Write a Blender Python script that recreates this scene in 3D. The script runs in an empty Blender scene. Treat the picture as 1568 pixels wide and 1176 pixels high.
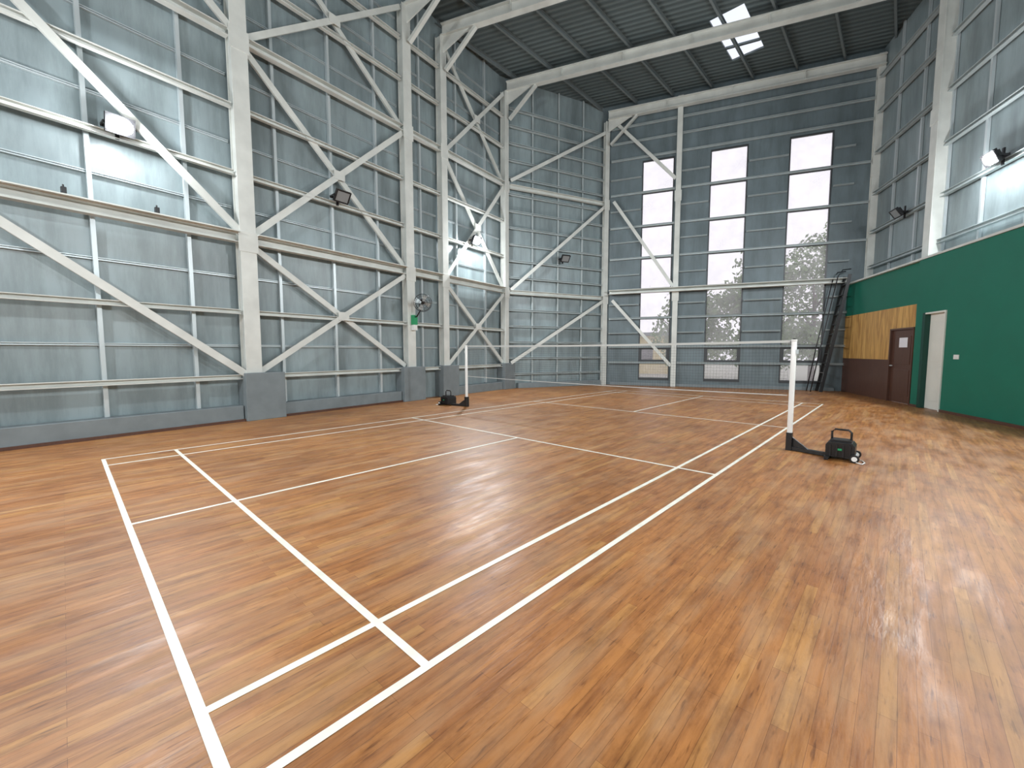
import bpy, bmesh, math, random
from mathutils import Vector, Matrix
random.seed(7)
D=bpy.data; COL=bpy.context.collection
bpy.context.scene.view_settings.view_transform='Standard'

# ------------------------------------------------------------ materials
def mat(name,base=(.5,.5,.5),rough=.5,metal=0.,noise=0.,nscale=3.,bump=0.,bscale=20.,emit=None,estr=0.,spec=.5,stretch=(1,1,1),streak=0.):
    m=D.materials.new(name);m.use_nodes=True;nt=m.node_tree;b=nt.nodes['Principled BSDF']
    b.inputs['Base Color'].default_value=(*base,1);b.inputs['Roughness'].default_value=rough;b.inputs['Metallic'].default_value=metal
    b.inputs['Specular IOR Level'].default_value=spec
    if emit: b.inputs['Emission Color'].default_value=(*emit,1);b.inputs['Emission Strength'].default_value=estr
    if noise or bump:
        tc=nt.nodes.new('ShaderNodeTexCoord');mp=nt.nodes.new('ShaderNodeMapping');mp.inputs['Scale'].default_value=stretch
        nt.links.new(tc.outputs['Object'],mp.inputs[0])
    if noise:
        n=nt.nodes.new('ShaderNodeTexNoise');n.inputs['Scale'].default_value=nscale;n.inputs['Detail'].default_value=6
        nt.links.new(mp.outputs[0],n.inputs['Vector'])
        r=nt.nodes.new('ShaderNodeValToRGB');r.color_ramp.elements[0].position=.3;r.color_ramp.elements[1].position=.7
        r.color_ramp.elements[0].color=(*[c*(1-noise) for c in base],1);r.color_ramp.elements[1].color=(*[min(1,c*(1+noise*.6)) for c in base],1)
        nt.links.new(n.outputs['Fac'],r.inputs[0]);out=r.outputs[0]
        if streak:   # vertical dust / damp stains
            m2=nt.nodes.new('ShaderNodeMapping');m2.inputs['Scale'].default_value=(1,1,.16);nt.links.new(tc.outputs['Object'],m2.inputs[0])
            n2=nt.nodes.new('ShaderNodeTexNoise');n2.inputs['Scale'].default_value=3.2;n2.inputs['Detail'].default_value=7;n2.inputs['Roughness'].default_value=.7
            nt.links.new(m2.outputs[0],n2.inputs['Vector'])
            r2=nt.nodes.new('ShaderNodeValToRGB');r2.color_ramp.elements[0].position=.38;r2.color_ramp.elements[1].position=.56
            k=1-streak;r2.color_ramp.elements[0].color=(k,k*1.01,k*1.0,1);r2.color_ramp.elements[1].color=(1,1,1,1)
            nt.links.new(n2.outputs['Fac'],r2.inputs[0])
            mx=nt.nodes.new('ShaderNodeMix');mx.data_type='RGBA';mx.blend_type='MULTIPLY';mx.inputs['Factor'].default_value=1
            nt.links.new(out,mx.inputs['A']);nt.links.new(r2.outputs[0],mx.inputs['B']);out=mx.outputs['Result']
        nt.links.new(out,b.inputs['Base Color'])
    if bump:
        n=nt.nodes.new('ShaderNodeTexNoise');n.inputs['Scale'].default_value=bscale
        nt.links.new(mp.outputs[0],n.inputs['Vector'])
        bp=nt.nodes.new('ShaderNodeBump');bp.inputs['Strength'].default_value=bump;bp.inputs['Distance'].default_value=.05
        nt.links.new(n.outputs['Fac'],bp.inputs['Height']);nt.links.new(bp.outputs[0],b.inputs['Normal'])
    return m
M={}
M['steel']=mat('painted_steel_white',(.68,.70,.665),.45,noise=.12,nscale=2.5)
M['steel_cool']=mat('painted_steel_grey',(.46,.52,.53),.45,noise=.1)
M['galv']=mat('galvanised_stud',(.56,.62,.64),.35,metal=.3)
M['sheet']=mat('cladding_sheet_grey_blue',(.285,.35,.37),.36,noise=.32,nscale=.9,bump=.5,bscale=1.6,stretch=(1,1,.45),streak=.22)
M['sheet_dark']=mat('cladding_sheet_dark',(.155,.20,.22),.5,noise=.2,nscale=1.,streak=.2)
M['purlin']=mat('purlin_dark_grey',(.17,.20,.205),.5)
M['plinth']=mat('plinth_grey_paint',(.20,.235,.25),.6,noise=.12,nscale=4)
M['green']=mat('green_wall_paint',(.0,.15,.095),.55,noise=.06,nscale=2)
M['green_dark']=mat('green_frame_paint',(.0,.05,.035),.5)
M['brown']=mat('brown_laminate',(.10,.045,.03),.35,noise=.15,nscale=3,stretch=(6,6,1))
M['whitepaint']=mat('white_door_paint',(.75,.76,.70),.4,noise=.04)
M['black']=mat('black_rubber_plastic',(.012,.012,.013),.4)
M['blackmetal']=mat('black_powder_coat',(.02,.02,.022),.35,metal=.2)
M['white']=mat('white_plastic',(.8,.8,.78),.35,noise=.03)
M['postwhite']=mat('white_post_enamel',(.85,.85,.83),.25)
M['greenplastic']=mat('green_plastic',(.02,.30,.12),.4)
M['lineW']=mat('court_line_paint',(.82,.79,.69),.5,noise=.12,nscale=9)
M['paper']=mat('notice_paper',(.85,.85,.9),.6)
M['frame']=mat('window_frame_dark',(.05,.055,.06),.4)
M['lamp']=mat('floodlight_glow',(1,1,1),.5,emit=(.93,.97,1),estr=40)
M['lens_off']=mat('floodlight_glass_off',(.25,.27,.28),.15)
M['netcord']=mat('net_cord',(.05,.05,.05),.7)
M['nettape']=mat('net_tape',(.55,.56,.54),.6)
M['ground']=mat('outside_ground',(.35,.36,.30),.9,noise=.2)
M['leaf']=mat('tree_leaf',(.15,.27,.06),.6,noise=.3,nscale=2)
M['bark']=mat('tree_bark',(.12,.08,.05),.8)
M['yellowwall']=mat('neighbour_wall',(.75,.62,.32),.8,noise=.1)

def roof_mat():
    m=D.materials.new('corrugated_roof_dark');m.use_nodes=True;nt=m.node_tree;b=nt.nodes['Principled BSDF']
    b.inputs['Roughness'].default_value=.55
    tc=nt.nodes.new('ShaderNodeTexCoord');mp=nt.nodes.new('ShaderNodeMapping')
    mp.inputs['Rotation'].default_value=(0,0,math.radians(-21.2));nt.links.new(tc.outputs['Object'],mp.inputs[0])
    w=nt.nodes.new('ShaderNodeTexWave');w.bands_direction='Y';w.inputs['Scale'].default_value=1.6
    nt.links.new(mp.outputs[0],w.inputs['Vector'])
    r=nt.nodes.new('ShaderNodeValToRGB');r.color_ramp.elements[0].color=(.08,.105,.11,1);r.color_ramp.elements[1].color=(.13,.165,.17,1)
    nt.links.new(w.outputs['Fac'],r.inputs[0]);nt.links.new(r.outputs[0],b.inputs['Base Color'])
    bp=nt.nodes.new('ShaderNodeBump');bp.inputs['Strength'].default_value=.6;bp.inputs['Distance'].default_value=.04
    nt.links.new(w.outputs['Fac'],bp.inputs['Height']);nt.links.new(bp.outputs[0],b.inputs['Normal'])
    return m
M['roof']=roof_mat()

def wood_mat():
    m=D.materials.new('wood_strip_floor');m.use_nodes=True;nt=m.node_tree;b=nt.nodes['Principled BSDF'];N=nt.nodes.new;Lk=nt.links.new
    tc=N('ShaderNodeTexCoord');sx=N('ShaderNodeSeparateXYZ');Lk(tc.outputs['Object'],sx.inputs[0])
    cb=N('ShaderNodeCombineXYZ');Lk(sx.outputs['Y'],cb.inputs['X']);Lk(sx.outputs['X'],cb.inputs['Y'])
    def brick(w,h,c1,c2,off):
        k=N('ShaderNodeTexBrick');k.inputs['Scale'].default_value=1;k.inputs['Brick Width'].default_value=w;k.inputs['Row Height'].default_value=h
        k.inputs['Mortar Size'].default_value=.0009;k.inputs['Mortar Smooth'].default_value=.3;k.inputs['Bias'].default_value=0
        k.offset=off;k.offset_frequency=2;k.inputs['Color1'].default_value=c1;k.inputs['Color2'].default_value=c2;k.inputs['Mortar'].default_value=(.07,.03,.012,1)
        Lk(cb.outputs[0],k.inputs['Vector']);return k
    def mul(a,b_,f=1):
        x=N('ShaderNodeMix');x.data_type='RGBA';x.blend_type='MULTIPLY';x.inputs['Factor'].default_value=f
        Lk(a,x.inputs['A']);Lk(b_,x.inputs['B']);return x.outputs['Result']
    def ramp(src,p0,c0,p1,c1):
        r=N('ShaderNodeValToRGB');r.color_ramp.elements[0].position=p0;r.color_ramp.elements[0].color=(*c0,1);r.color_ramp.elements[1].position=p1;r.color_ramp.elements[1].color=(*c1,1)
        Lk(src,r.inputs[0]);return r
    k=brick(.9,.058,(0,0,0,1),(1,1,1,1),.37);k.inputs['Mortar'].default_value=(.5,.5,.5,1)
    r=ramp(k.outputs['Color'],0,(.345,.135,.040),1,(.455,.225,.070));a=r.color_ramp.elements.new(.3);a.color=(.37,.155,.046,1);a=r.color_ramp.elements.new(.7);a.color=(.41,.172,.052,1)
    def noise(scale,stretch,det=8,rg=.6):
        mp=N('ShaderNodeMapping');mp.inputs['Scale'].default_value=stretch;Lk(tc.outputs['Object'],mp.inputs[0])
        n=N('ShaderNodeTexNoise');n.inputs['Scale'].default_value=scale;n.inputs['Detail'].default_value=det;n.inputs['Roughness'].default_value=rg;Lk(mp.outputs[0],n.inputs['Vector']);return n
    n=noise(1.6,(16,1.1,1),8,.65)
    c=mul(r.outputs[0],ramp(n.outputs['Fac'],.34,(.56,.48,.42),.58,(1.08,1.08,1.06)).outputs[0],.85)
    nf=noise(3.,(22,2.2,1),4,.5)
    c=mul(c,ramp(nf.outputs['Fac'],.29,(.42,.34,.28),.40,(1,1,1)).outputs[0],.85)
    n2=noise(.6,(1,1,1),7)
    c=mul(c,ramp(n2.outputs['Fac'],.34,(.74,.70,.67),.64,(1.12,1.12,1.1)).outputs[0])
    n5=noise(5,(1.4,.8,1),8,.7)    # scuffs
    c=mul(c,ramp(n5.outputs['Fac'],.36,(.78,.74,.70),.5,(1,1,1)).outputs[0])
    n4=noise(2.2,(2.2,.6,1),6)
    wf=ramp(n4.outputs['Fac'],.46,(0,0,0),.72,(.55,.55,.55))
    mx=N('ShaderNodeMix');mx.data_type='RGBA';Lk(wf.outputs[0],mx.inputs['Factor']);Lk(c,mx.inputs['A']);mx.inputs['B'].default_value=(.40,.245,.13,1);c=mx.outputs['Result']
    k2=brick(.9,.058,(1,1,1,1),(1,1,1,1),.37);k2.inputs['Mortar'].default_value=(.5,.44,.38,1)
    c=mul(c,k2.outputs['Color'])
    Lk(c,b.inputs['Base Color'])
    rr=N('ShaderNodeMapRange');rr.inputs['From Min'].default_value=.35;rr.inputs['From Max'].default_value=.65;rr.inputs['To Min'].default_value=.34;rr.inputs['To Max'].default_value=.56;Lk(n4.outputs['Fac'],rr.inputs['Value']);Lk(rr.outputs[0],b.inputs['Roughness'])
    b.inputs['IOR'].default_value=1.52
    n3=noise(6,(3.0,.6,1),5)
    bp=N('ShaderNodeBump');bp.inputs['Strength'].default_value=.2;bp.inputs['Distance'].default_value=.015
    Lk(n3.outputs['Fac'],bp.inputs['Height']);Lk(bp.outputs[0],b.inputs['Normal'])
    return m
M['wood']=wood_mat()

def ply_mat():
    m=D.materials.new('plywood_panel');m.use_nodes=True;nt=m.node_tree;b=nt.nodes['Principled BSDF'];N=nt.nodes.new;Lk=nt.links.new
    tc=N('ShaderNodeTexCoord');mp=N('ShaderNodeMapping');mp.inputs['Scale'].default_value=(3,3,.35);Lk(tc.outputs['Object'],mp.inputs[0])
    n=N('ShaderNodeTexNoise');n.inputs['Scale'].default_value=2.5;n.inputs['Detail'].default_value=6;n.inputs['Distortion'].default_value=1.2;Lk(mp.outputs[0],n.inputs['Vector'])
    r=N('ShaderNodeValToRGB');r.color_ramp.elements[0].position=.35;r.color_ramp.elements[0].color=(.42,.21,.05,1);r.color_ramp.elements[1].position=.65;r.color_ramp.elements[1].color=(.72,.43,.13,1)
    Lk(n.outputs['Fac'],r.inputs[0]);Lk(r.outputs[0],b.inputs['Base Color']);b.inputs['Roughness'].default_value=.4
    return m
M['ply']=ply_mat()

def glass_mat(name,fac,col):
    m=D.materials.new(name);m.use_nodes=True;nt=m.node_tree;nt.nodes.clear();N=nt.nodes.new;Lk=nt.links.new
    o=N('ShaderNodeOutputMaterial');t=N('ShaderNodeBsdfTransparent');tr=N('ShaderNodeBsdfTranslucent');tr.inputs[0].default_value=(*col,1)
    mx=N('ShaderNodeMixShader')
    tc=N('ShaderNodeTexCoord');n=N('ShaderNodeTexNoise');n.inputs['Scale'].default_value=1.5;Lk(tc.outputs['Object'],n.inputs['Vector'])
    mr=N('ShaderNodeMapRange');mr.inputs['To Min'].default_value=fac-.12;mr.inputs['To Max'].default_value=fac+.12;Lk(n.outputs['Fac'],mr.inputs['Value'])
    Lk(mr.outputs[0],mx.inputs[0]);Lk(t.outputs[0],mx.inputs[1]);Lk(tr.outputs[0],mx.inputs[2]);Lk(mx.outputs[0],o.inputs[0])
    return m
M['glass']=glass_mat('dusty_window_glass',.22,(.95,.93,.96))
M['skyl']=glass_mat('skylight_sheet',.6,(.8,.86,.9))

# ------------------------------------------------------------ mesh helpers
class MB:
    def __init__(s): s.bm=bmesh.new(); s.mats=[]
    def mi(s,m):
        if m not in s.mats: s.mats.append(m)
        return s.mats.index(m)
    def prism(s,pts,ext,m):
        """pts: polygon (Vectors), ext: extrusion vector"""
        i=s.mi(m);a=[s.bm.verts.new(p) for p in pts];b=[s.bm.verts.new(Vector(p)+ext) for p in pts]
        fs=[s.bm.faces.new(a),s.bm.faces.new(list(reversed(b)))]
        n=len(a)
        for k in range(n): fs.append(s.bm.faces.new((a[k],b[k],b[(k+1)%n],a[(k+1)%n])))
        for f in fs:f.material_index=i
    def beam(s,p0,p1,w,h,up,m):
        """centre-line beam; h along 'up', w sideways"""
        p0=Vector(p0);p1=Vector(p1);d=(p1-p0).normalized();up=Vector(up);side=d.cross(up).normalized();u=side.cross(d).normalized()
        q=[p0+side*(a*w/2)+u*(b*h/2) for a,b in ((-1,-1),(1,-1),(1,1),(-1,1))]
        s.prism(q,p1-p0,m)
    def channel(s,p0,p1,w,h,up,m,t=.012):
        """C section: web at back, two flanges"""
        p0=Vector(p0);p1=Vector(p1);d=(p1-p0).normalized();up=Vector(up);side=d.cross(up).normalized();u=side.cross(d).normalized()
        def bx(a0,a1,b0,b1):
            s.prism([p0+side*x+u*y for x,y in ((a0,b0),(a1,b0),(a1,b1),(a0,b1))],p1-p0,m)
        bx(-w/2,-w/2+t,-h/2,h/2);bx(-w/2+t,w/2,h/2-t,h/2);bx(-w/2+t,w/2,-h/2,-h/2+t)
    def cyl(s,p0,p1,r,m,n=16,r2=None):
        i=s.mi(m);p0=Vector(p0);p1=Vector(p1);d=(p1-p0).normalized()
        a=Vector((0,0,1)) if abs(d.z)<.9 else Vector((1,0,0));x=d.cross(a).normalized();y=d.cross(x)
        if r2 is None:r2=r
        A=[];B=[]
        for k in range(n):
            t=2*math.pi*k/n;v=x*math.cos(t)+y*math.sin(t);A.append(s.bm.verts.new(p0+v*r));B.append(s.bm.verts.new(p1+v*r2))
        fs=[s.bm.faces.new(A),s.bm.faces.new(list(reversed(B)))]
        for k in range(n):
            f=s.bm.faces.new((A[k],B[k],B[(k+1)%n],A[(k+1)%n]));f.smooth=True;fs.append(f)
        for f in fs:f.material_index=i
    def tube(s,pts,r,m,n=8,closed=False):
        i=s.mi(m);pts=[Vector(p) for p in pts];rings=[];N=len(pts)
        for k,p in enumerate(pts):
            a=pts[(k-1)%N] if (closed or k>0) else p; b=pts[(k+1)%N] if (closed or k<N-1) else p
            d=(b-a).normalized();u=Vector((0,0,1)) if abs(d.z)<.95 else Vector((1,0,0));x=d.cross(u).normalized();y=d.cross(x)
            rings.append([s.bm.verts.new(p+(x*math.cos(2*math.pi*j/n)+y*math.sin(2*math.pi*j/n))*r) for j in range(n)])
        for k in range(N if closed else N-1):
            A=rings[k];B=rings[(k+1)%N]
            for j in range(n):
                f=s.bm.faces.new((A[j],B[j],B[(j+1)%n],A[(j+1)%n]));f.material_index=i;f.smooth=True
        if not closed:
            for R in (rings[0],rings[-1]): s.bm.faces.new(R).material_index=i
    def obj(s,name,bevel=0.,parent=None):
        bmesh.ops.recalc_face_normals(s.bm,faces=s.bm.faces)
        me=D.meshes.new(name);s.bm.to_mesh(me);s.bm.free()
        for m in s.mats: me.materials.append(M[m])
        o=D.objects.new(name,me);COL.objects.link(o)
        if bevel:
            b=o.modifiers.new('bevel','BEVEL');b.width=bevel;b.segments=2;b.limit_method='ANGLE'
        if parent:o.parent=parent
        return o
def V(*a):return Vector(a)

class Fr:
    def __init__(s,o,ang,inward):
        s.o=Vector((o[0],o[1],0));s.d=Vector((math.cos(ang),math.sin(ang),0));
        n=Vector((-s.d.y,s.d.x,0)); s.n=n*inward
    def p(s,t,off=0,z=0): return s.o+s.d*t+s.n*off+Vector((0,0,z))
Lf=Fr((-7.893,0),math.pi/2+.131,-1)
c4=Lf.p(11.17);c5=Vector((-7.70,15.33,0))
ca=math.atan2(c5.y-c4.y,c5.x-c4.x);CL=(c5-c4).length
Cf=Fr(c4,ca,-1)
Ff=Fr(c5,.370,-1)
Rf=Fr((.201,17.79),math.atan2(-.9056,.424),-1)
if Rf.n.x>0: Rf.n=-Rf.n
def isect(A,a,B,b):
    pa=A.p(0,a);pb=B.p(0,b);den=A.d.x*B.d.y-A.d.y*B.d.x
    t=((pb.x-pa.x)*B.d.y-(pb.y-pa.y)*B.d.x)/den
    return pa+A.d*t,t
UP=V(0,0,1)
ZR=11.25   # roof underside
RO=-.63    # upper right wall set back
SO=-.28    # left sheet offset
kL,tL=isect(Lf,SO,Cf,-.22)
kC,_=isect(Cf,-.22,Ff,-.06)
tC=(kC-Cf.p(0,-.22)).dot(Cf.d)
kF,tF=isect(Ff,-.06,Rf,RO)
_,tRup=isect(Rf,RO,Ff,-.06)
_,tRg=isect(Rf,0,Ff,-.06)
YB=-5.
tLb=(YB-Lf.p(0,SO).y)/Lf.d.y
tRb=(YB-Rf.p(0,RO).y)/Rf.d.y
BL=Lf.p(tLb,SO);BR=Rf.p(tRb,RO)

# ------------------------------------------------------------ shell
mb=MB();mb.prism([BL+V(-.6,-.6,-.12),BR+V(.6,-.6,-.12),kF+V(.6,.6,-.12),kC+V(-.6,.6,-.12),kL+V(-.6,.3,-.12)],V(0,0,.12),'wood');mb.obj('floor')
def wallbox(name,F,t0,t1,off,z0,z1,m,th=.12):
    b=MB();b.prism([F.p(t0,off,z0),F.p(t1,off,z0),F.p(t1,off,z1),F.p(t0,off,z1)],F.n*-th,m);return b
wallbox('l',Lf,tLb-.12,tL,SO,0,ZR,'sheet').obj('wall_left')
t0c=(kL-Cf.p(0,-.22)).dot(Cf.d)
wallbox('c',Cf,t0c,tC+.1,-.22,0,ZR,'sheet').obj('wall_far_left')
b=MB();b.prism([BL+V(-.1,0,0),BR+V(.1,0,0),BR+V(.1,0,ZR),BL+V(-.1,0,ZR)],V(0,-.12,0),'sheet');b.obj('wall_back')
WZ0,WZ1=.237,8.93
WIN=[(1.33,2.52),(3.78,5.03),(6.31,7.60)]
b=MB();o=-.06
def fb(t0,t1,z0,z1): b.prism([Ff.p(t0,o,z0),Ff.p(t1,o,z0),Ff.p(t1,o,z1),Ff.p(t0,o,z1)],Ff.n*-.12,'sheet_dark')
t0f=(kC-Ff.p(0,o)).dot(Ff.d);t1f=tF+.1
fb(t0f,t1f,0,WZ0);fb(t0f,t1f,WZ1,ZR);e=[t0f]+[x for w in WIN for x in w]+[t1f]
for i in range(0,len(e),2): fb(e[i],e[i+1],WZ0,WZ1)
b.obj('wall_far')
wallbox('r',Rf,tRup-.1,tRb+.12,RO,3.55,ZR,'sheet').obj('wall_right_upper')

# ------- green partition wall on the right
GZ=3.65
SJ=3.6
DB=(2.33,3.45,2.02);DW=(3.93,4.76,2.33)
b=MB()
def rb(t0,t1,z0,z1,m,off=0.,th=.12): b.prism([Rf.p(t0,off,z0),Rf.p(t1,off,z0),Rf.p(t1,off,z1),Rf.p(t0,off,z1)],Rf.n*-th,m)
rb(tRg,SJ,2.6,GZ,'green')
rb(tRg,DB[0],1.16,2.6,'ply',0.);rb(DB[0],SJ,DB[2],2.6,'ply');rb(DB[1],SJ,1.16,DB[2],'ply');
rb(tRg,DB[0],0,1.16,'brown');rb(DB[1],SJ,0,1.16,'brown')
rb(SJ,DW[0],0,GZ,'green',.08,.2);rb(DW[0],DW[1],DW[2],GZ,'green',.08,.2);rb(DW[1],tRb,0,GZ,'green',.08,.2)
b.prism([Rf.p(tRg,-.12,GZ-.1),Rf.p(tRb,-.12,GZ-.1),Rf.p(tRb,RO-.02,GZ-.1),Rf.p(tRg,RO-.02,GZ-.1)],V(0,0,.1),'plinth')
b.obj('wall_right')
# doors
b=MB();rb(DB[0]+.05,DB[1]-.05,.01,DB[2]-.05,'brown',-.03,.045)
for a,c in ((DB[0],DB[0]+.05),(DB[1]-.05,DB[1])): rb(a,c,0,DB[2],'brown',.03,.14)
rb(DB[0],DB[1],DB[2]-.05,DB[2],'brown',.03,.14)
for a,c in ((DB[0]+.2,DB[1]-.2),): 
    rb(a,c,.2,.9,'brown',-.02,.02);rb(a,c,1.05,1.8,'brown',-.02,.02)
b.cyl(Rf.p(DB[0]+.16,.0,1.0),Rf.p(DB[0]+.16,.05,1.0),.02,'galv');b.beam(Rf.p(DB[0]+.14,.05,1.),Rf.p(DB[0]+.28,.05,1.),.02,.02,UP,'galv')
b.obj('door_1',.004)
b=MB();rb(2.74,3.12,1.50,1.76,'paper',-.012,.004);b.obj('paper_notice')
b=MB();rb(DW[0]+.1,DW[1]-.03,.01,DW[2]-.04,'whitepaint',.0,.045)
rb(DW[0],DW[0]+.1,0,DW[2],'green_dark',.11,.2);rb(DW[1]-.03,DW[1],0,DW[2],'whitepaint',.11,.2);rb(DW[0]+.1,DW[1]-.03,DW[2]-.04,DW[2],'whitepaint',.11,.2)
rb(DW[0]+.2,DW[1]-.13,.2,1.0,'whitepaint',.01,.02);rb(DW[0]+.2,DW[1]-.13,1.15,2.1,'whitepaint',.01,.02)
b.cyl(Rf.p(DW[1]-.1,.0,1.05),Rf.p(DW[1]-.1,.07,1.05),.022,'galv');b.obj('door_2',.004)
b=MB();rb(5.10,5.26,1.22,1.32,'white',.095,.015);rb(5.13,5.17,1.25,1.29,'white',.102,.008);rb(5.19,5.23,1.25,1.29,'white',.102,.008);b.obj('light_switch',.002)
b=MB();rb(SJ,DW[0],0,.06,'brown',.095,.015);rb(DW[1],tRb,0,.06,'brown',.095,.015);b.obj('baseboard_right')

# ------- ceiling with skylight hole (strips)
sx0,sx1,sy0,sy1=-3.30,-2.35,13.5,15.85
b=MB()
def cb(a,c,d,e): b.prism([V(a,c,ZR),V(d,c,ZR),V(d,e,ZR),V(a,e,ZR)],V(0,0,.06),'roof')
cb(-10.5,YB-.2,sx0,20);cb(sx1,YB-.2,12.5,20);cb(sx0,YB-.2,sx1,sy0);cb(sx0,sy1,sx1,20)
b.obj('ceiling')
b=MB();b.prism([V(sx0,sy0,ZR+.07),V(sx1,sy0,ZR+.07),V(sx1,sy1,ZR+.07),V(sx0,sy1,ZR+.07)],V(0,0,.006),'skyl')
b.beam(V(sx0,14.25,ZR+.03),V(sx1,14.5,ZR+.03),.10,.06,UP,'roof');b.beam(V(sx0,15.1,ZR+.03),V(sx1,15.4,ZR+.03),.08,.06,UP,'roof')
b.obj('skylight')
# purlins
b=MB()
x=-9.2
while x<10:
    ys=[]
    poly=[BL,BR,kF,kC,kL]
    for i in range(5):
        a,c=poly[i],poly[(i+1)%5]
        if (a.x-x)*(c.x-x)<0: ys.append(a.y+(c.y-a.y)*(x-a.x)/(c.x-a.x))
    if len(ys)>=2:
        b.channel(V(x,min(ys)+.05,ZR-.08),V(x,max(ys)-.05,ZR-.08),.06,.14,UP,'purlin')
    x+=1.25
b.obj('roof_purlins')
# rafters
RZ=10.62
raf=[Lf.p(-1.8),Lf.p(2.40),Lf.p(6.58),Lf.p(7.95),c4,c5]
fd=Ff.d
for k,p0 in enumerate(raf):
    G=Fr(p0,.370,-1)
    q,t=isect(G,.0,Rf,RO)
    off=Ff.n*(.14 if k==5 else 0)
    a=p0+off;c=p0+fd*(t-.02)+off
    w=.20
    b=MB()
    for z0,z1,ww in ((RZ,RZ+.03,w),(RZ+.03,RZ+.30,.03),(RZ+.30,RZ+.33,w)):
        b.beam(a+UP*((z0+z1)/2),c+UP*((z0+z1)/2),ww,z1-z0,UP,'steel')
    n=int(t/2)
    for j in range(1,n): 
        m_=a+(c-a)*(j/n);b.beam(m_+UP*(RZ+.03),m_+UP*(RZ+.30),w*.9,.02,fd,'steel')
    side=Ff.d.cross(UP).normalized()
    b.prism([a+UP*(RZ-.45)+side*.02,a+fd*.9+UP*RZ+side*.02,a+UP*RZ+side*.02],side*-.04,'steel')
    b.beam(a+UP*(RZ-.95)+fd*.1,a+fd*1.1+UP*RZ,.12,.08,UP,'steel')
    b.obj('roof_rafter')

# ------------------------------------------------------------ columns
def column(F,s,z0,z1,w,dp,off,m='steel',name='steel_column'):
    b=MB();h=w/2
    def bx(a0,a1,o0,o1): b.prism([F.p(s+a0,o0,z0),F.p(s+a1,o0,z0),F.p(s+a1,o1,z0),F.p(s+a0,o1,z0)],V(0,0,z1-z0),m)
    bx(-h,h,off-.02,off);bx(-h+.03,h-.03,off-dp,off-.02);bx(-h,h,off-dp-.02,off-dp)
    for z in (3.55,7.35):
        if z0<z<z1: b.prism([F.p(s-h-.03,off+.0,z-.18),F.p(s+h+.03,off,z-.18),F.p(s+h+.03,off,z+.22),F.p(s-h-.03,off,z+.22)],F.n*.012,m)
    b.obj(name,.004)
PZ=.97
cols=[(-1.8,.32),(2.40,.30),(6.56,.28),(7.95,.24),(11.13,.22)]
for s,w in cols:
    column(Lf,s,PZ,RZ,w,.2,.03)
column(Cf,CL-.08,0,RZ,.20,.14,.05)
column(Ff,2.68,0,ZR-.2,.19,.14,.1)
column(Ff,8.78,GZ,ZR-.2,.24,.14,.1)
for s in (3.0,7.6,12.2): column(Rf,s,GZ,ZR-.2,.28,.3,RO+.33)
# pilasters
for s0,s1,pz in ((2.2,2.97,.97),(6.2,6.98,.97),(7.72,8.42,.97),(10.9,11.55,.97),(-2.1,-1.35,.97)):
    b=MB();b.prism([Lf.p(s0,-.26),Lf.p(s1,-.26),Lf.p(s1,.1),Lf.p(s0,.1)],V(0,0,pz),'plinth');b.obj('column_plinth',.01)
def kerb(F,t0,t1,o0,o1,h,name):
    b=MB();b.prism([F.p(t0,o0),F.p(t1,o0),F.p(t1,o1),F.p(t0,o1)],V(0,0,h),'plinth');b.obj(name,.008)
kerb(Lf,tLb+.05,-2.12,SO+.01,.0,.32,'trim_1');kerb(Lf,-1.33,2.18,SO+.01,.0,.32,'trim_2');kerb(Lf,2.99,6.18,SO+.01,.0,.30,'trim_3');kerb(Lf,8.44,10.88,SO+.01,.0,.28,'trim_4')
kerb(Cf,.5,CL-.2,-.21,-.05,.2,'trim_5');kerb(Ff,.2,8.0,-.05,-.0,.12,'trim_6')
b=MB();b.prism([Lf.p(tLb+.05,.0),Lf.p(2.2,.0),Lf.p(2.2,.03),Lf.p(tLb+.05,.03)],V(0,0,.05),'brown');b.prism([Lf.p(2.98,.0),Lf.p(6.19,.0),Lf.p(6.19,.03),Lf.p(2.98,.03)],V(0,0,.05),'brown');b.obj('baseboard_left')

# ------------------------------------------------------------ girts and studs
def span_girts(F,spans,levels,m='steel'):
    b=MB()
    for s0,s1 in spans:
        for z,h,dp,off in levels:
            b.channel(F.p(s0,off-dp/2,z),F.p(s1,off-dp/2,z),dp,h,UP,m)
    return b
bays=[(tLb+.1,-2.0),(-1.6,2.23),(2.57,6.40),(6.72,7.81),(8.09,11.0)]
big=[(3.63,.18,.16,.03),(7.42,.15,.14,.03)]
mid=[(.895,.09,.09,-.02),(2.19,.09,.09,-.02),(4.87,.09,.09,-.02),(6.12,.09,.09,-.02),(8.70,.09,.09,-.02),(9.75,.09,.09,-.02)]
b=span_girts(Lf,bays,big+mid)
for s0,s1 in bays:
    b.beam(Lf.p(s0,0,3.73),Lf.p(s1,0,3.73),.24,.02,UP,'steel')
b.obj('wall_girts')
b=MB()
for s0,s1 in bays:
    for z in (1.52,2.9,4.25,5.5,6.75,8.05,9.2,10.3):
        b.channel(Lf.p(s0,SO+.03,z),Lf.p(s1,SO+.03,z),.05,.045,UP,'galv')
    n=max(1,round((s1-s0)/1.3));
    for j in range(n+(1 if n<3 else 0)):
        s=s0+(s1-s0)*(j+.42)/n
        if s<s1: b.channel(Lf.p(s,SO+.045,.3),Lf.p(s,SO+.045,ZR),.08,.06,Lf.d,'galv')
b.obj('wall_studs')
b=MB()
for i in range(17):
    z=.55+i*.6
    b.channel(Cf.p(.12,-.1,z),Cf.p(CL-.15,-.1,z),.09,.07,UP,'steel_cool')
for z in (3.6,7.4): b.channel(Cf.p(.12,-.02,z),Cf.p(CL-.15,-.02,z),.12,.15,UP,'steel')
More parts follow.
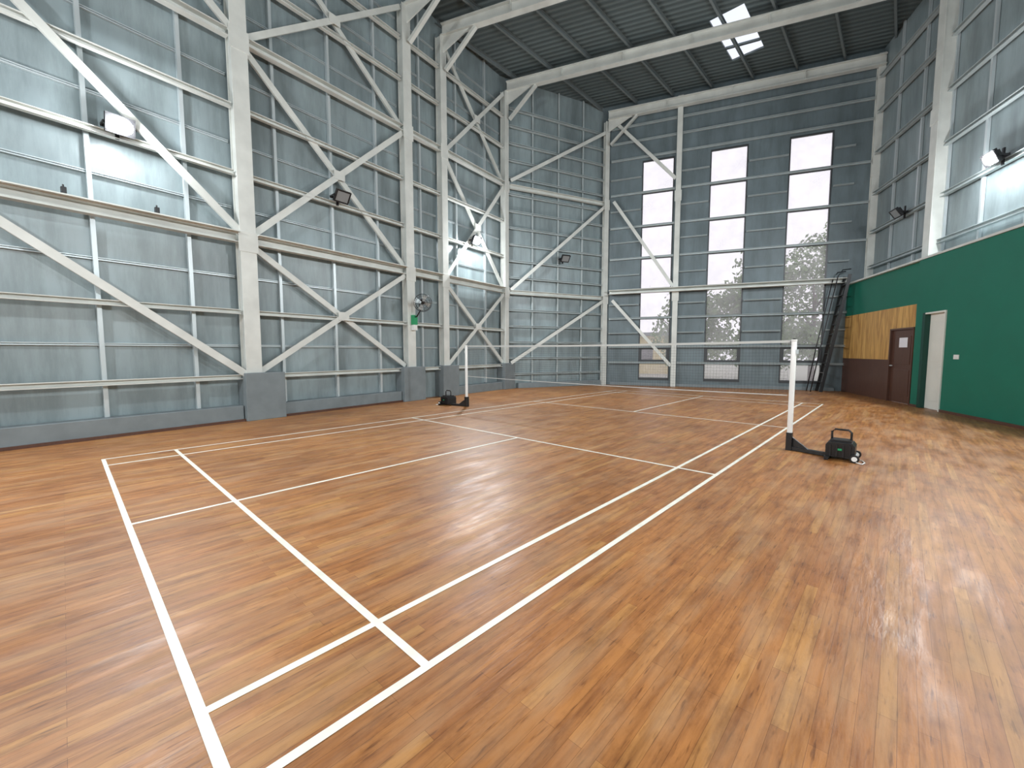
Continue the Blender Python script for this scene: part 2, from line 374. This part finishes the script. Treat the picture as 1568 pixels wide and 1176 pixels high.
for j in range(1,4): b.channel(Cf.p(CL*j/4,-.17,.2),Cf.p(CL*j/4,-.17,ZR),.05,.05,Cf.d,'steel_cool')
b.obj('wall_girts')
b=MB()
lv=[.95,1.59,2.15,2.75,3.3,4.5,5.15,5.8,6.39,7.05,7.69,8.3,9.05,9.7,10.3]
for z in lv:
    full=z in (.95,1.59,2.75,5.15,6.39,7.69,9.05,9.7,10.3)
    if full: segs=[(.12,2.57),(2.79,8.3 if z<3.8 else 8.64)]
    else: segs=[(.12,WIN[0][0]-.03),(2.79,WIN[1][0]-.03),(WIN[1][1]+.03,WIN[2][0]-.03),(WIN[2][1]+.03,8.2)]
    for a,c in segs: b.channel(Ff.p(a,.02,z),Ff.p(c,.02,z),.08,.07 if full else .045,UP,'steel_cool')
b.channel(Ff.p(.14,.2,3.80),Ff.p(8.15,.2,3.80),.22,.15,UP,'steel')
b.beam(Ff.p(.14,.2,3.88),Ff.p(8.15,.2,3.88),.26,.02,UP,'steel')
b.obj('wall_girts')
b=MB()
for z in (4.2,5.35,6.6,7.9,9.2,10.3):
    b.channel(Rf.p(tRup+.1,RO+.12,z),Rf.p(tRb-.1,RO+.12,z),.1,.1,UP,'steel_cool')
s=tRup+1.2
while s<tRb:
    b.channel(Rf.p(s,RO+.04,GZ),Rf.p(s,RO+.04,ZR),.06,.06,Rf.d,'galv');s+=1.25
b.obj('wall_girts')
b=MB();b.beam(Rf.p(tRg+.05,.02,GZ+.03),Rf.p(tRb-.1,.1,GZ+.03),.14,.05,UP,'steel');b.obj('trim_7')

# ------------------------------------------------------------ bracing
def brace(b,F,s0,z0,s1,z1,off,w=.12,m='steel'):
    p0=F.p(s0,off,z0);p1=F.p(s1,off,z1)
    d=(p1-p0).normalized();side=F.n;u=d.cross(side).normalized()
    q=[p0+u*(-w/2),p0+u*(w/2),p0+u*(w/2)-side*.05,p0+u*(w/2-.015)-side*.05,p0+u*(w/2-.015)-side*.012,p0+u*(-w/2)-side*.012]
    b.prism(q,p1-p0,m)
def xb(b,F,s0,s1,z0,z1,off,w=.12):
    brace(b,F,s0,z0,s1,z1,off,w);brace(b,F,s0,z1,s1,z0,off-.055,w)
    c=F.p((s0+s1)/2,off+.004,(z0+z1)/2)
    pl=[c+F.d*a+UP*z for a,z in ((-.14,-.1),(.14,-.1),(.14,.1),(-.14,.1))]
    b.prism(pl,F.n*.01,'steel')
for (s0,s1) in ((2.55,6.40),(8.08,11.0)):
    b=MB();xb(b,Lf,s0,s1,1.0,3.5,-.02);xb(b,Lf,s0,s1,3.78,7.3,-.02,.13);xb(b,Lf,s0,s1,7.5,10.5,-.02);b.obj('wall_bracing')
b=MB();brace(b,Lf,-1.62,3.85,2.25,.95,.02,.13);brace(b,Lf,-1.62,7.42,2.3,3.72,.02,.13);brace(b,Lf,-1.62,10.6,2.3,7.5,.02,.13);b.obj('wall_bracing')
b=MB();brace(b,Lf,-4.8,.95,-2.0,3.6,-.02,.13);brace(b,Lf,-4.8,3.8,-2.0,7.4,-.02,.13);b.obj('wall_bracing')
b=MB()
for a,c,d,e in ((.15,7.6,4.42,10.2),(.15,3.68,4.42,7.3),(.15,.97,4.42,3.5)): brace(b,Cf,a,c,d,e,.02)
b.obj('wall_bracing')
b=MB()
for a,c,d,e in ((.25,10.55,2.58,8.03),(.25,7.46,2.58,3.95),(.25,3.5,2.58,.83)): brace(b,Ff,a,c,d,e,.1)
b.obj('wall_bracing')

# ------------------------------------------------------------ windows
lev=[WZ0,.95,1.59,2.75,3.90,5.15,6.39,7.69,WZ1]
for i,(a,c) in enumerate(WIN):
    b=MB()
    def wb(s0,s1,z0,z1,o1,th,m): b.prism([Ff.p(s0,o1,z0),Ff.p(s1,o1,z0),Ff.p(s1,o1,z1),Ff.p(s0,o1,z1)],Ff.n*-th,m)
    wb(a,a+.04,WZ0,WZ1,-.05,.08,'frame');wb(c-.04,c,WZ0,WZ1,-.05,.08,'frame')
    for z in lev:
        z0=max(WZ0,z-.05);wb(a+.03,c-.03,z0,min(WZ1,z0+.10),-.05,.08,'frame')
    wb(a+.03,a+.12,1.0,1.57,-.045,.05,'frame');wb(c-.12,c-.03,1.0,1.57,-.045,.05,'frame');wb(a+.1,c-.1,.98,1.07,-.045,.05,'frame');wb(a+.1,c-.1,1.48,1.56,-.045,.05,'frame')
    b.prism([Ff.p(a+.02,-.1,WZ0+.02),Ff.p(c-.02,-.1,WZ0+.02),Ff.p(c-.02,-.1,WZ1-.02),Ff.p(a+.02,-.1,WZ1-.02)],Ff.n*-.004,'glass')
    b.obj('window_%d'%(i+1))

# ------------------------------------------------------------ ladder
b=MB()
for off in (.12,.60):
    b.beam(Ff.p(7.45,off,0),Ff.p(8.08,off,3.95),.05,.09,Ff.d,'blackmetal')
    b.tube([Ff.p(7.15,off,.0),Ff.p(7.38,off,1.6),Ff.p(7.75,off,3.9),Ff.p(7.87,off,4.1),Ff.p(8.1,off,4.12)],.018,'blackmetal')
n=12
for k in range(1,n):
    t=k/n;b.beam(Ff.p(7.45+.63*t,.12,3.95*t),Ff.p(7.45+.63*t,.60,3.95*t),.1,.025,UP,'blackmetal')
b.obj('steel_ladder')

# ------------------------------------------------------------ court lines
b=MB();LW=.04;LEN=13.4
def ln(x0,y0,x1,y1,w=LW): 
    b.prism([V(x0,y0,.0015),V(x1,y0,.0015),V(x1,y1,.0015),V(x0,y1,.0015)],V(0,0,.0008),'lineW')
for x in (-LW,-.46-LW/2,-6.1,-5.64-LW/2): ln(x,0,x+LW,LEN)
for y in (0,.76-LW/2,4.72-LW,8.68,12.64-LW/2,LEN-LW):
    for xa,xb_ in ((-6.1+LW,-5.64-LW/2),(-5.64+LW/2,-.46-LW/2),(-.46+LW/2,-LW)): ln(xa,y,xb_,y+LW)
ln(-3.07,LW,-3.03,.74);ln(-3.07,.78,-3.03,4.68);ln(-3.07,8.72,-3.03,12.62);ln(-3.07,12.66,-3.03,LEN-LW)
b.obj('badminton_court_lines')

# ------------------------------------------------------------ net
XR,XL=.34,-6.62
b=MB()
nx=int((XR-XL-.12)/.045)
def topz(x): 
    t=(x-XL)/(XR-XL);return 1.545-.024*4*t*(1-t)
def flat(p0,p1,w,m,vert):
    k=b.mi(m)
    o_=V(0,0,w/2) if not vert else V(w/2,0,0)
    f=b.bm.faces.new([b.bm.verts.new(p) for p in (p0-o_,p1-o_,p1+o_,p0+o_)]);f.material_index=k
for k in range(nx+1):
    x=XL+.06+(XR-XL-.12)*k/nx
    flat(V(x,6.7,topz(x)-.76),V(x,6.7,topz(x)-.03),.0018,'netcord',True)
for k in range(1,16):
    dz=.03+.73*k/16
    pts=[XL+.06+(XR-XL-.12)*j/12 for j in range(13)]
    for j in range(12): flat(V(pts[j],6.7,topz(pts[j])-dz),V(pts[j+1],6.7,topz(pts[j+1])-dz),.0018,'netcord',False)
pts=[XL+.05+(XR-XL-.10)*j/14 for j in range(15)]
for j in range(14):
    a,c=pts[j],pts[j+1]
    b.prism([V(a,6.695,topz(a)-.028),V(c,6.695,topz(c)-.028),V(c,6.695,topz(c)),V(a,6.695,topz(a))],V(0,.01,0),'nettape')
    b.prism([V(a,6.697,topz(a)-.775),V(c,6.697,topz(c)-.775),V(c,6.697,topz(c)-.763),V(a,6.697,topz(a)-.763)],V(0,.006,0),'nettape')
b.tube([V(XL+.036,6.7,1.548)]+[V(p,6.7,topz(p)+.004) for p in pts]+[V(XR-.036,6.7,1.548)],.004,'nettape',6)
b.obj('badminton_net')

# ------------------------------------------------------------ posts with weighted bases
def post(x,sgn,name):
    b=MB()
    b.cyl(V(x,6.7,.03),V(x,6.7,1.53),.034,'postwhite',20)
    b.cyl(V(x,6.7,1.53),V(x,6.7,1.56),.036,'white',20);b.cyl(V(x,6.7,1.56),V(x,6.7,1.575),.02,'black',12)
    b.beam(V(x+sgn*.04,6.7,1.42),V(x+sgn*.04,6.7,1.36),.03,.05,V(0,1,0),'galv')
    b.prism([V(x-.035,6.65,0),V(x+.035,6.65,0),V(x+.035,6.75,0),V(x-.035,6.75,0)],V(0,0,.25),'black')
    dy=-.12
    e=V(x+sgn*.46,6.7+dy,0);p=V(x+sgn*.02,6.7,0);dv=(e-p).normalized();sd=V(-dv.y,dv.x,0)*.014
    b.prism([p+UP*.04-sd,p+dv*.24+UP*.04-sd,p+UP*.2-sd],sd*2,'black')
    b.beam(p+UP*.03,e+UP*.03,.07,.045,UP,'black')
    xa,xb_=sorted((x+sgn*.44,x+sgn*.74));y0,y1=6.44,6.72
    b.prism([V(xa,y0,.04),V(xb_,y0,.04),V(xb_,y0,.19),V(xb_-.03,y0,.23),V(xa+.03,y0,.23),V(xa,y0,.19)],V(0,y1-y0,0),'black')
    b.prism([V(xa+.04,y0+.04,.23),V(xb_-.04,y0+.04,.23),V(xb_-.04,y1-.04,.23),V(xa+.04,y1-.04,.23)],V(0,0,.025),'blackmetal')
    for k in range(4):
        xx=xa+.05+k*(xb_-xa-.1)/3;b.prism([V(xx-.01,y0-.02,.05),V(xx+.01,y0-.02,.05),V(xx+.01,y0-.02,.2),V(xx-.01,y0-.02,.2)],V(0,.03,0),'blackmetal')
    b.prism([V(xa+.12,y0-.015,.13),V(xa+.18,y0-.015,.13),V(xa+.18,y0-.015,.155),V(xa+.12,y0-.015,.155)],V(0,.012,0),'greenplastic')
    ym=(y0+y1)/2
    b.tube([V(xa+.05,ym,.24),V(xa+.05,ym,.35),V(xa+.08,ym,.38),V(xb_-.08,ym,.38),V(xb_-.05,ym,.35),V(xb_-.05,ym,.24)],.013,'black',8)
    ex=x+sgn*.74
    for yy in (y0-.03,y1+.03):
        b.cyl(V(ex,yy-.018,.05),V(ex,yy+.018,.05),.05,'black',20);b.cyl(V(ex,yy-.024,.05),V(ex,yy+.024,.05),.030,'white',16)
    b.cyl(V(ex,y0-.03,.05),V(ex,y1+.03,.05),.012,'galv',10)
    b.tube([V(ex+sgn*.02,y0-.05,.012),V(ex+sgn*.08,y0-.09,.01),V(ex+sgn*.10,y0+.02,.01),V(ex+sgn*.07,y0+.12,.01),V(ex+sgn*.03,y0+.15,.012)],.007,'white',6)
    b.beam(V(xa+.02,6.36,.025),V(xa+.02,6.86,.025),.045,.04,UP,'black')
    return b.obj(name,.003)
post(XR,1,'net_post');post(XL,-1,'net_post')

# ------------------------------------------------------------ flood lights
def flood(F,s,off,z,lit,tilt=35,power=0,glow_fill=.2):
    p=F.p(s,off+.22,z);dirv=(F.n*math.cos(math.radians(tilt))-UP*math.sin(math.radians(tilt))).normalized()
    sd=F.d;u=sd.cross(dirv).normalized()
    if u.z<0:u=-u
    b=MB()
    w,h=.36,.28
    f=[p+sd*a*w/2+u*c*h/2 for a,c in ((-1,-1),(1,-1),(1,1),(-1,1))]
    b.prism([q-dirv*.06 for q in f],dirv*.055,'blackmetal')
    for a,c,ww,hh in ((0,1,w,.025),(0,-1,w,.025)): 
        cc=p+u*c*(h/2-.012);b.prism([cc+sd*x*w/2+u*y*.012 for x,y in ((-1,-1),(1,-1),(1,1),(-1,1))],dirv*.012,'blackmetal')
    for c in (-1,1):
        cc=p+sd*c*(w/2-.012);b.prism([cc+sd*x*.012+u*y*(h/2-.03) for x,y in ((-1,-1),(1,-1),(1,1),(-1,1))],dirv*.012,'blackmetal')
    if lit:   # glowing domed lens
        g=b.mi('lamp')
        rings=[]
        for q in range(4):
            ph=q/4*math.pi/2;rr=math.cos(ph);hh=math.sin(ph)*.05
            rings.append([b.bm.verts.new(p+dirv*hh+sd*(w/2-.02)*rr*math.cos(t*math.pi/10)+u*(h/2-.01)*rr*math.sin(t*math.pi/10)) for t in range(20)])
        top=b.bm.verts.new(p+dirv*.05)
        for q in range(3):
            for t in range(20):
                f_=b.bm.faces.new((rings[q][t],rings[q][(t+1)%20],rings[q+1][(t+1)%20],rings[q+1][t]));f_.material_index=g;f_.smooth=True
        for t in range(20):
            f_=b.bm.faces.new((rings[3][t],rings[3][(t+1)%20],top));f_.material_index=g;f_.smooth=True
    else:
        g=[p+sd*a*(w/2-.03)+u*c*(h/2-.03)-dirv*.003 for a,c in ((-1,-1),(1,-1),(1,1),(-1,1))]
        b.prism(g,dirv*.006,'lens_off')
    for k in range(6):
        cc=p-dirv*.09+sd*((k-2.5)*.055);b.beam(cc-u*.1,cc+u*.1,.008,.06,dirv,'blackmetal')
    for c in (-1,1): b.beam(p+sd*c*(w/2+.012)-dirv*.03,F.p(s,off+.03,z+.0)+sd*c*(w/2+.012),.02,.03,UP,'blackmetal')
    b.beam(F.p(s-w/2-.02,off+.02,z),F.p(s+w/2+.02,off+.02,z),.02,.05,UP,'blackmetal')
    b.beam(F.p(s,off,z-.15),F.p(s,off,z+.2),.05,.03,F.n,'blackmetal')
    fo=b.obj('floodlight')
    if power:
        l=D.lights.new('lamp_beam','AREA');l.shape='RECTANGLE';l.size=.30;l.size_y=.22;l.energy=power;l.color=(.95,.98,1.)
        o=D.objects.new('lamp_beam',l);COL.objects.link(o);o.location=p+dirv*.065
        o.rotation_euler=(-dirv).to_track_quat('Z','Y').to_euler();o.parent=fo
        l=D.lights.new('lamp_glow_fill','POINT');l.shadow_soft_size=.10;l.energy=power*glow_fill;l.color=(.95,.98,1.)  # extra point light, added to brighten the wall around the lamp like glare
        o=D.objects.new('lamp_glow_fill',l);COL.objects.link(o);o.location=p+dirv*.2;o.parent=fo
PW=260
flood(Lf,.55,-.05,4.97,True,15,PW*.5,.75);flood(Lf,9.27,-.05,5.02,True,25,PW,.5)
flood(Lf,4.39,-.0,4.98,False);flood(Cf,2.4,.0,4.98,False)
flood(Rf,1.61,RO+.18,5.37,False);flood(Rf,5.12,RO+.18,5.42,True,25,PW*.9,.5)
flood(Lf,-3.5,-.05,4.97,True,25,PW);flood(Rf,10,RO+.18,5.42,True,25,PW);flood(Rf,15,RO+.18,5.42,True,25,PW*1.15);flood(Rf,20,RO+.18,5.42,True,25,PW*1.15)  # unseen floodlights outside the frame, added as fill light
Bf=Fr((0,YB),0,1)
flood(Bf,-4,.02,5.2,True,15,PW*1.1);flood(Bf,4,.02,5.2,True,15,PW*1.1)  # two unseen lamps behind the camera, added to fill the hall

# ------------------------------------------------------------ wall fan on column
b=MB();c0=Lf.p(6.62,.42,2.75);ax=(Lf.n*.75-Lf.d*.55-UP*.3).normalized()
sx_=ax.cross(UP).normalized();sy_=sx_.cross(ax).normalized()
def ring(cn,r,m,rr): b.tube([cn+sx_*r*math.cos(t*math.pi/14)+sy_*r*math.sin(t*math.pi/14) for t in range(28)],rr,m,6,True)
for rr,dz in ((.24,0),(.245,.05),(.2,.10),(.12,.13),(.05,.14)): ring(c0+ax*dz,rr,'blackmetal',.005)
for rr,dz in ((.2,-.05),(.1,-.07)): ring(c0+ax*dz,rr,'blackmetal',.004)
for k in range(24):
    t=k*math.pi/12;v=sx_*math.cos(t)+sy_*math.sin(t)
    b.tube([c0+ax*.14+v*.05,c0+ax*.10+v*.2,c0+ax*.05+v*.245,c0+v*.24,c0-ax*.05+v*.2,c0-ax*.07+v*.1],.0025,'blackmetal',4)
b.cyl(c0+ax*.0,c0+ax*.06,.045,'black',16);b.cyl(c0-ax*.18,c0-ax*.03,.065,'black',16)
for k in range(4):
    t=k*math.pi/2+.3;v=sx_*math.cos(t)+sy_*math.sin(t);w_=ax.cross(v)
    q=[c0+ax*.02+v*.04-w_*.02,c0+ax*.0+v*.2-w_*.07,c0+ax*.04+v*.21+w_*.05,c0+ax*.04+v*.04+w_*.03];b.prism(q,ax*.004,'galv')
b.tube([c0-ax*.12,c0-ax*.14-UP*.15,Lf.p(6.6,.2,2.38),Lf.p(6.6,.06,2.36)],.02,'black',8)
b.prism([Lf.p(6.52,.045,2.15),Lf.p(6.68,.045,2.15),Lf.p(6.68,.045,2.42),Lf.p(6.52,.045,2.42)],Lf.n*.09,'greenplastic')
b.prism([Lf.p(6.53,.135,2.0),Lf.p(6.67,.135,2.0),Lf.p(6.67,.135,2.15),Lf.p(6.53,.135,2.15)],Lf.n*-.09,'white')
b.obj('wall_fan')
for s in (-.12,.98):
    b=MB();b.prism([Lf.p(s-.03,.0,3.76),Lf.p(s+.03,.0,3.76),Lf.p(s+.03,.07,3.76),Lf.p(s-.03,.07,3.76)],V(0,0,.09),'blackmetal')
    b.cyl(Lf.p(s,.03,3.85),Lf.p(s,.03,3.89),.012,'black',8);b.obj('junction_box',.004)

# ------------------------------------------------------------ outside
b=MB();b.prism([V(-60,-50,-.3),V(60,-50,-.3),V(60,80,-.3),V(-60,80,-.3)],V(0,0,-.1),'ground');b.obj('outside_ground')
def tree(cx,cy,h,r):
    b=MB();b.mi('bark');b.cyl(V(cx,cy,-.3),V(cx,cy,h*.55),.16,'bark',10,.09)
    for k in range(7):
        t=k*2.4;b.cyl(V(cx,cy,h*(.3+.03*k)),V(cx+math.cos(t)*r*.7,cy+math.sin(t)*r*.7,h*(.5+.05*k)),.06,'bark',6,.02)
    li=b.mi('leaf')
    cl=[(cx+random.uniform(-r,r)*.7,cy+random.uniform(-r,r)*.7,h*random.uniform(.2,.9),r*random.uniform(.3,.5)) for _ in range(26)]
    for _ in range(4800):
        q=random.choice(cl);v=V(random.gauss(0,1),random.gauss(0,1),random.gauss(0,1)).normalized()*q[3]*random.uniform(.6,1.05)
        c=V(q[0],q[1],q[2])+v;a=V(random.uniform(-1,1),random.uniform(-1,1),random.uniform(-1,1)).normalized();d=a.orthogonal().normalized()
        s=random.uniform(.08,.16)
        f=b.bm.faces.new([b.bm.verts.new(c+a*s),b.bm.verts.new(c+d*s*.5),b.bm.verts.new(c-a*s),b.bm.verts.new(c-d*s*.5)]);f.material_index=li
    b.obj('garden_tree')
for s,of,h,r in ((9.5,-9,8,2.6),(6.6,-7,6.3,2.2),(3.2,-10,5.2,2.3),(12.5,-11,9,3.0)):
    p=Ff.p(s,of);tree(p.x,p.y,h,r)
b=MB()
def ob(s0,s1,z0,z1,m,o1,th): b.prism([Ff.p(s0,o1,z0),Ff.p(s1,o1,z0),Ff.p(s1,o1,z1),Ff.p(s0,o1,z1)],Ff.n*-th,m)
ob(-6,2.2,-.3,2.6,'yellowwall',-16,4);ob(-6.3,2.5,2.6,2.85,'plinth',-15.7,4.6)
for k in range(3): ob(-4.5+2.2*k,-3.4+2.2*k,.6,1.9,'frame',-15.97,.05)
b.obj('neighbour_building')

# ------------------------------------------------------------ world
w=D.worlds.new('w');bpy.context.scene.world=w;w.use_nodes=True;nt=w.node_tree;bg=nt.nodes['Background']
bg.inputs[0].default_value=(.96,.93,1,1);bg.inputs[1].default_value=1.3

# ------------------------------------------------------------ camera
cam=D.cameras.new('camera');co=D.objects.new('camera',cam);COL.objects.link(co);bpy.context.scene.camera=co
cam.sensor_width=36;cam.lens=36*652.9/1600;cam.clip_end=300;cam.clip_start=.05
yaw,pitch,roll=.750,.0771,-.0008
Fd=V(-math.sin(yaw)*math.cos(pitch),math.cos(yaw)*math.cos(pitch),-math.sin(pitch))
R=V(math.cos(yaw),math.sin(yaw),0);U=R.cross(Fd)
mt=Matrix((R,U,-Fd)).transposed().to_4x4();mt=mt@Matrix.Rotation(roll,4,'Z');mt.translation=V(1.450,-.266,1.393);co.matrix_world=mt
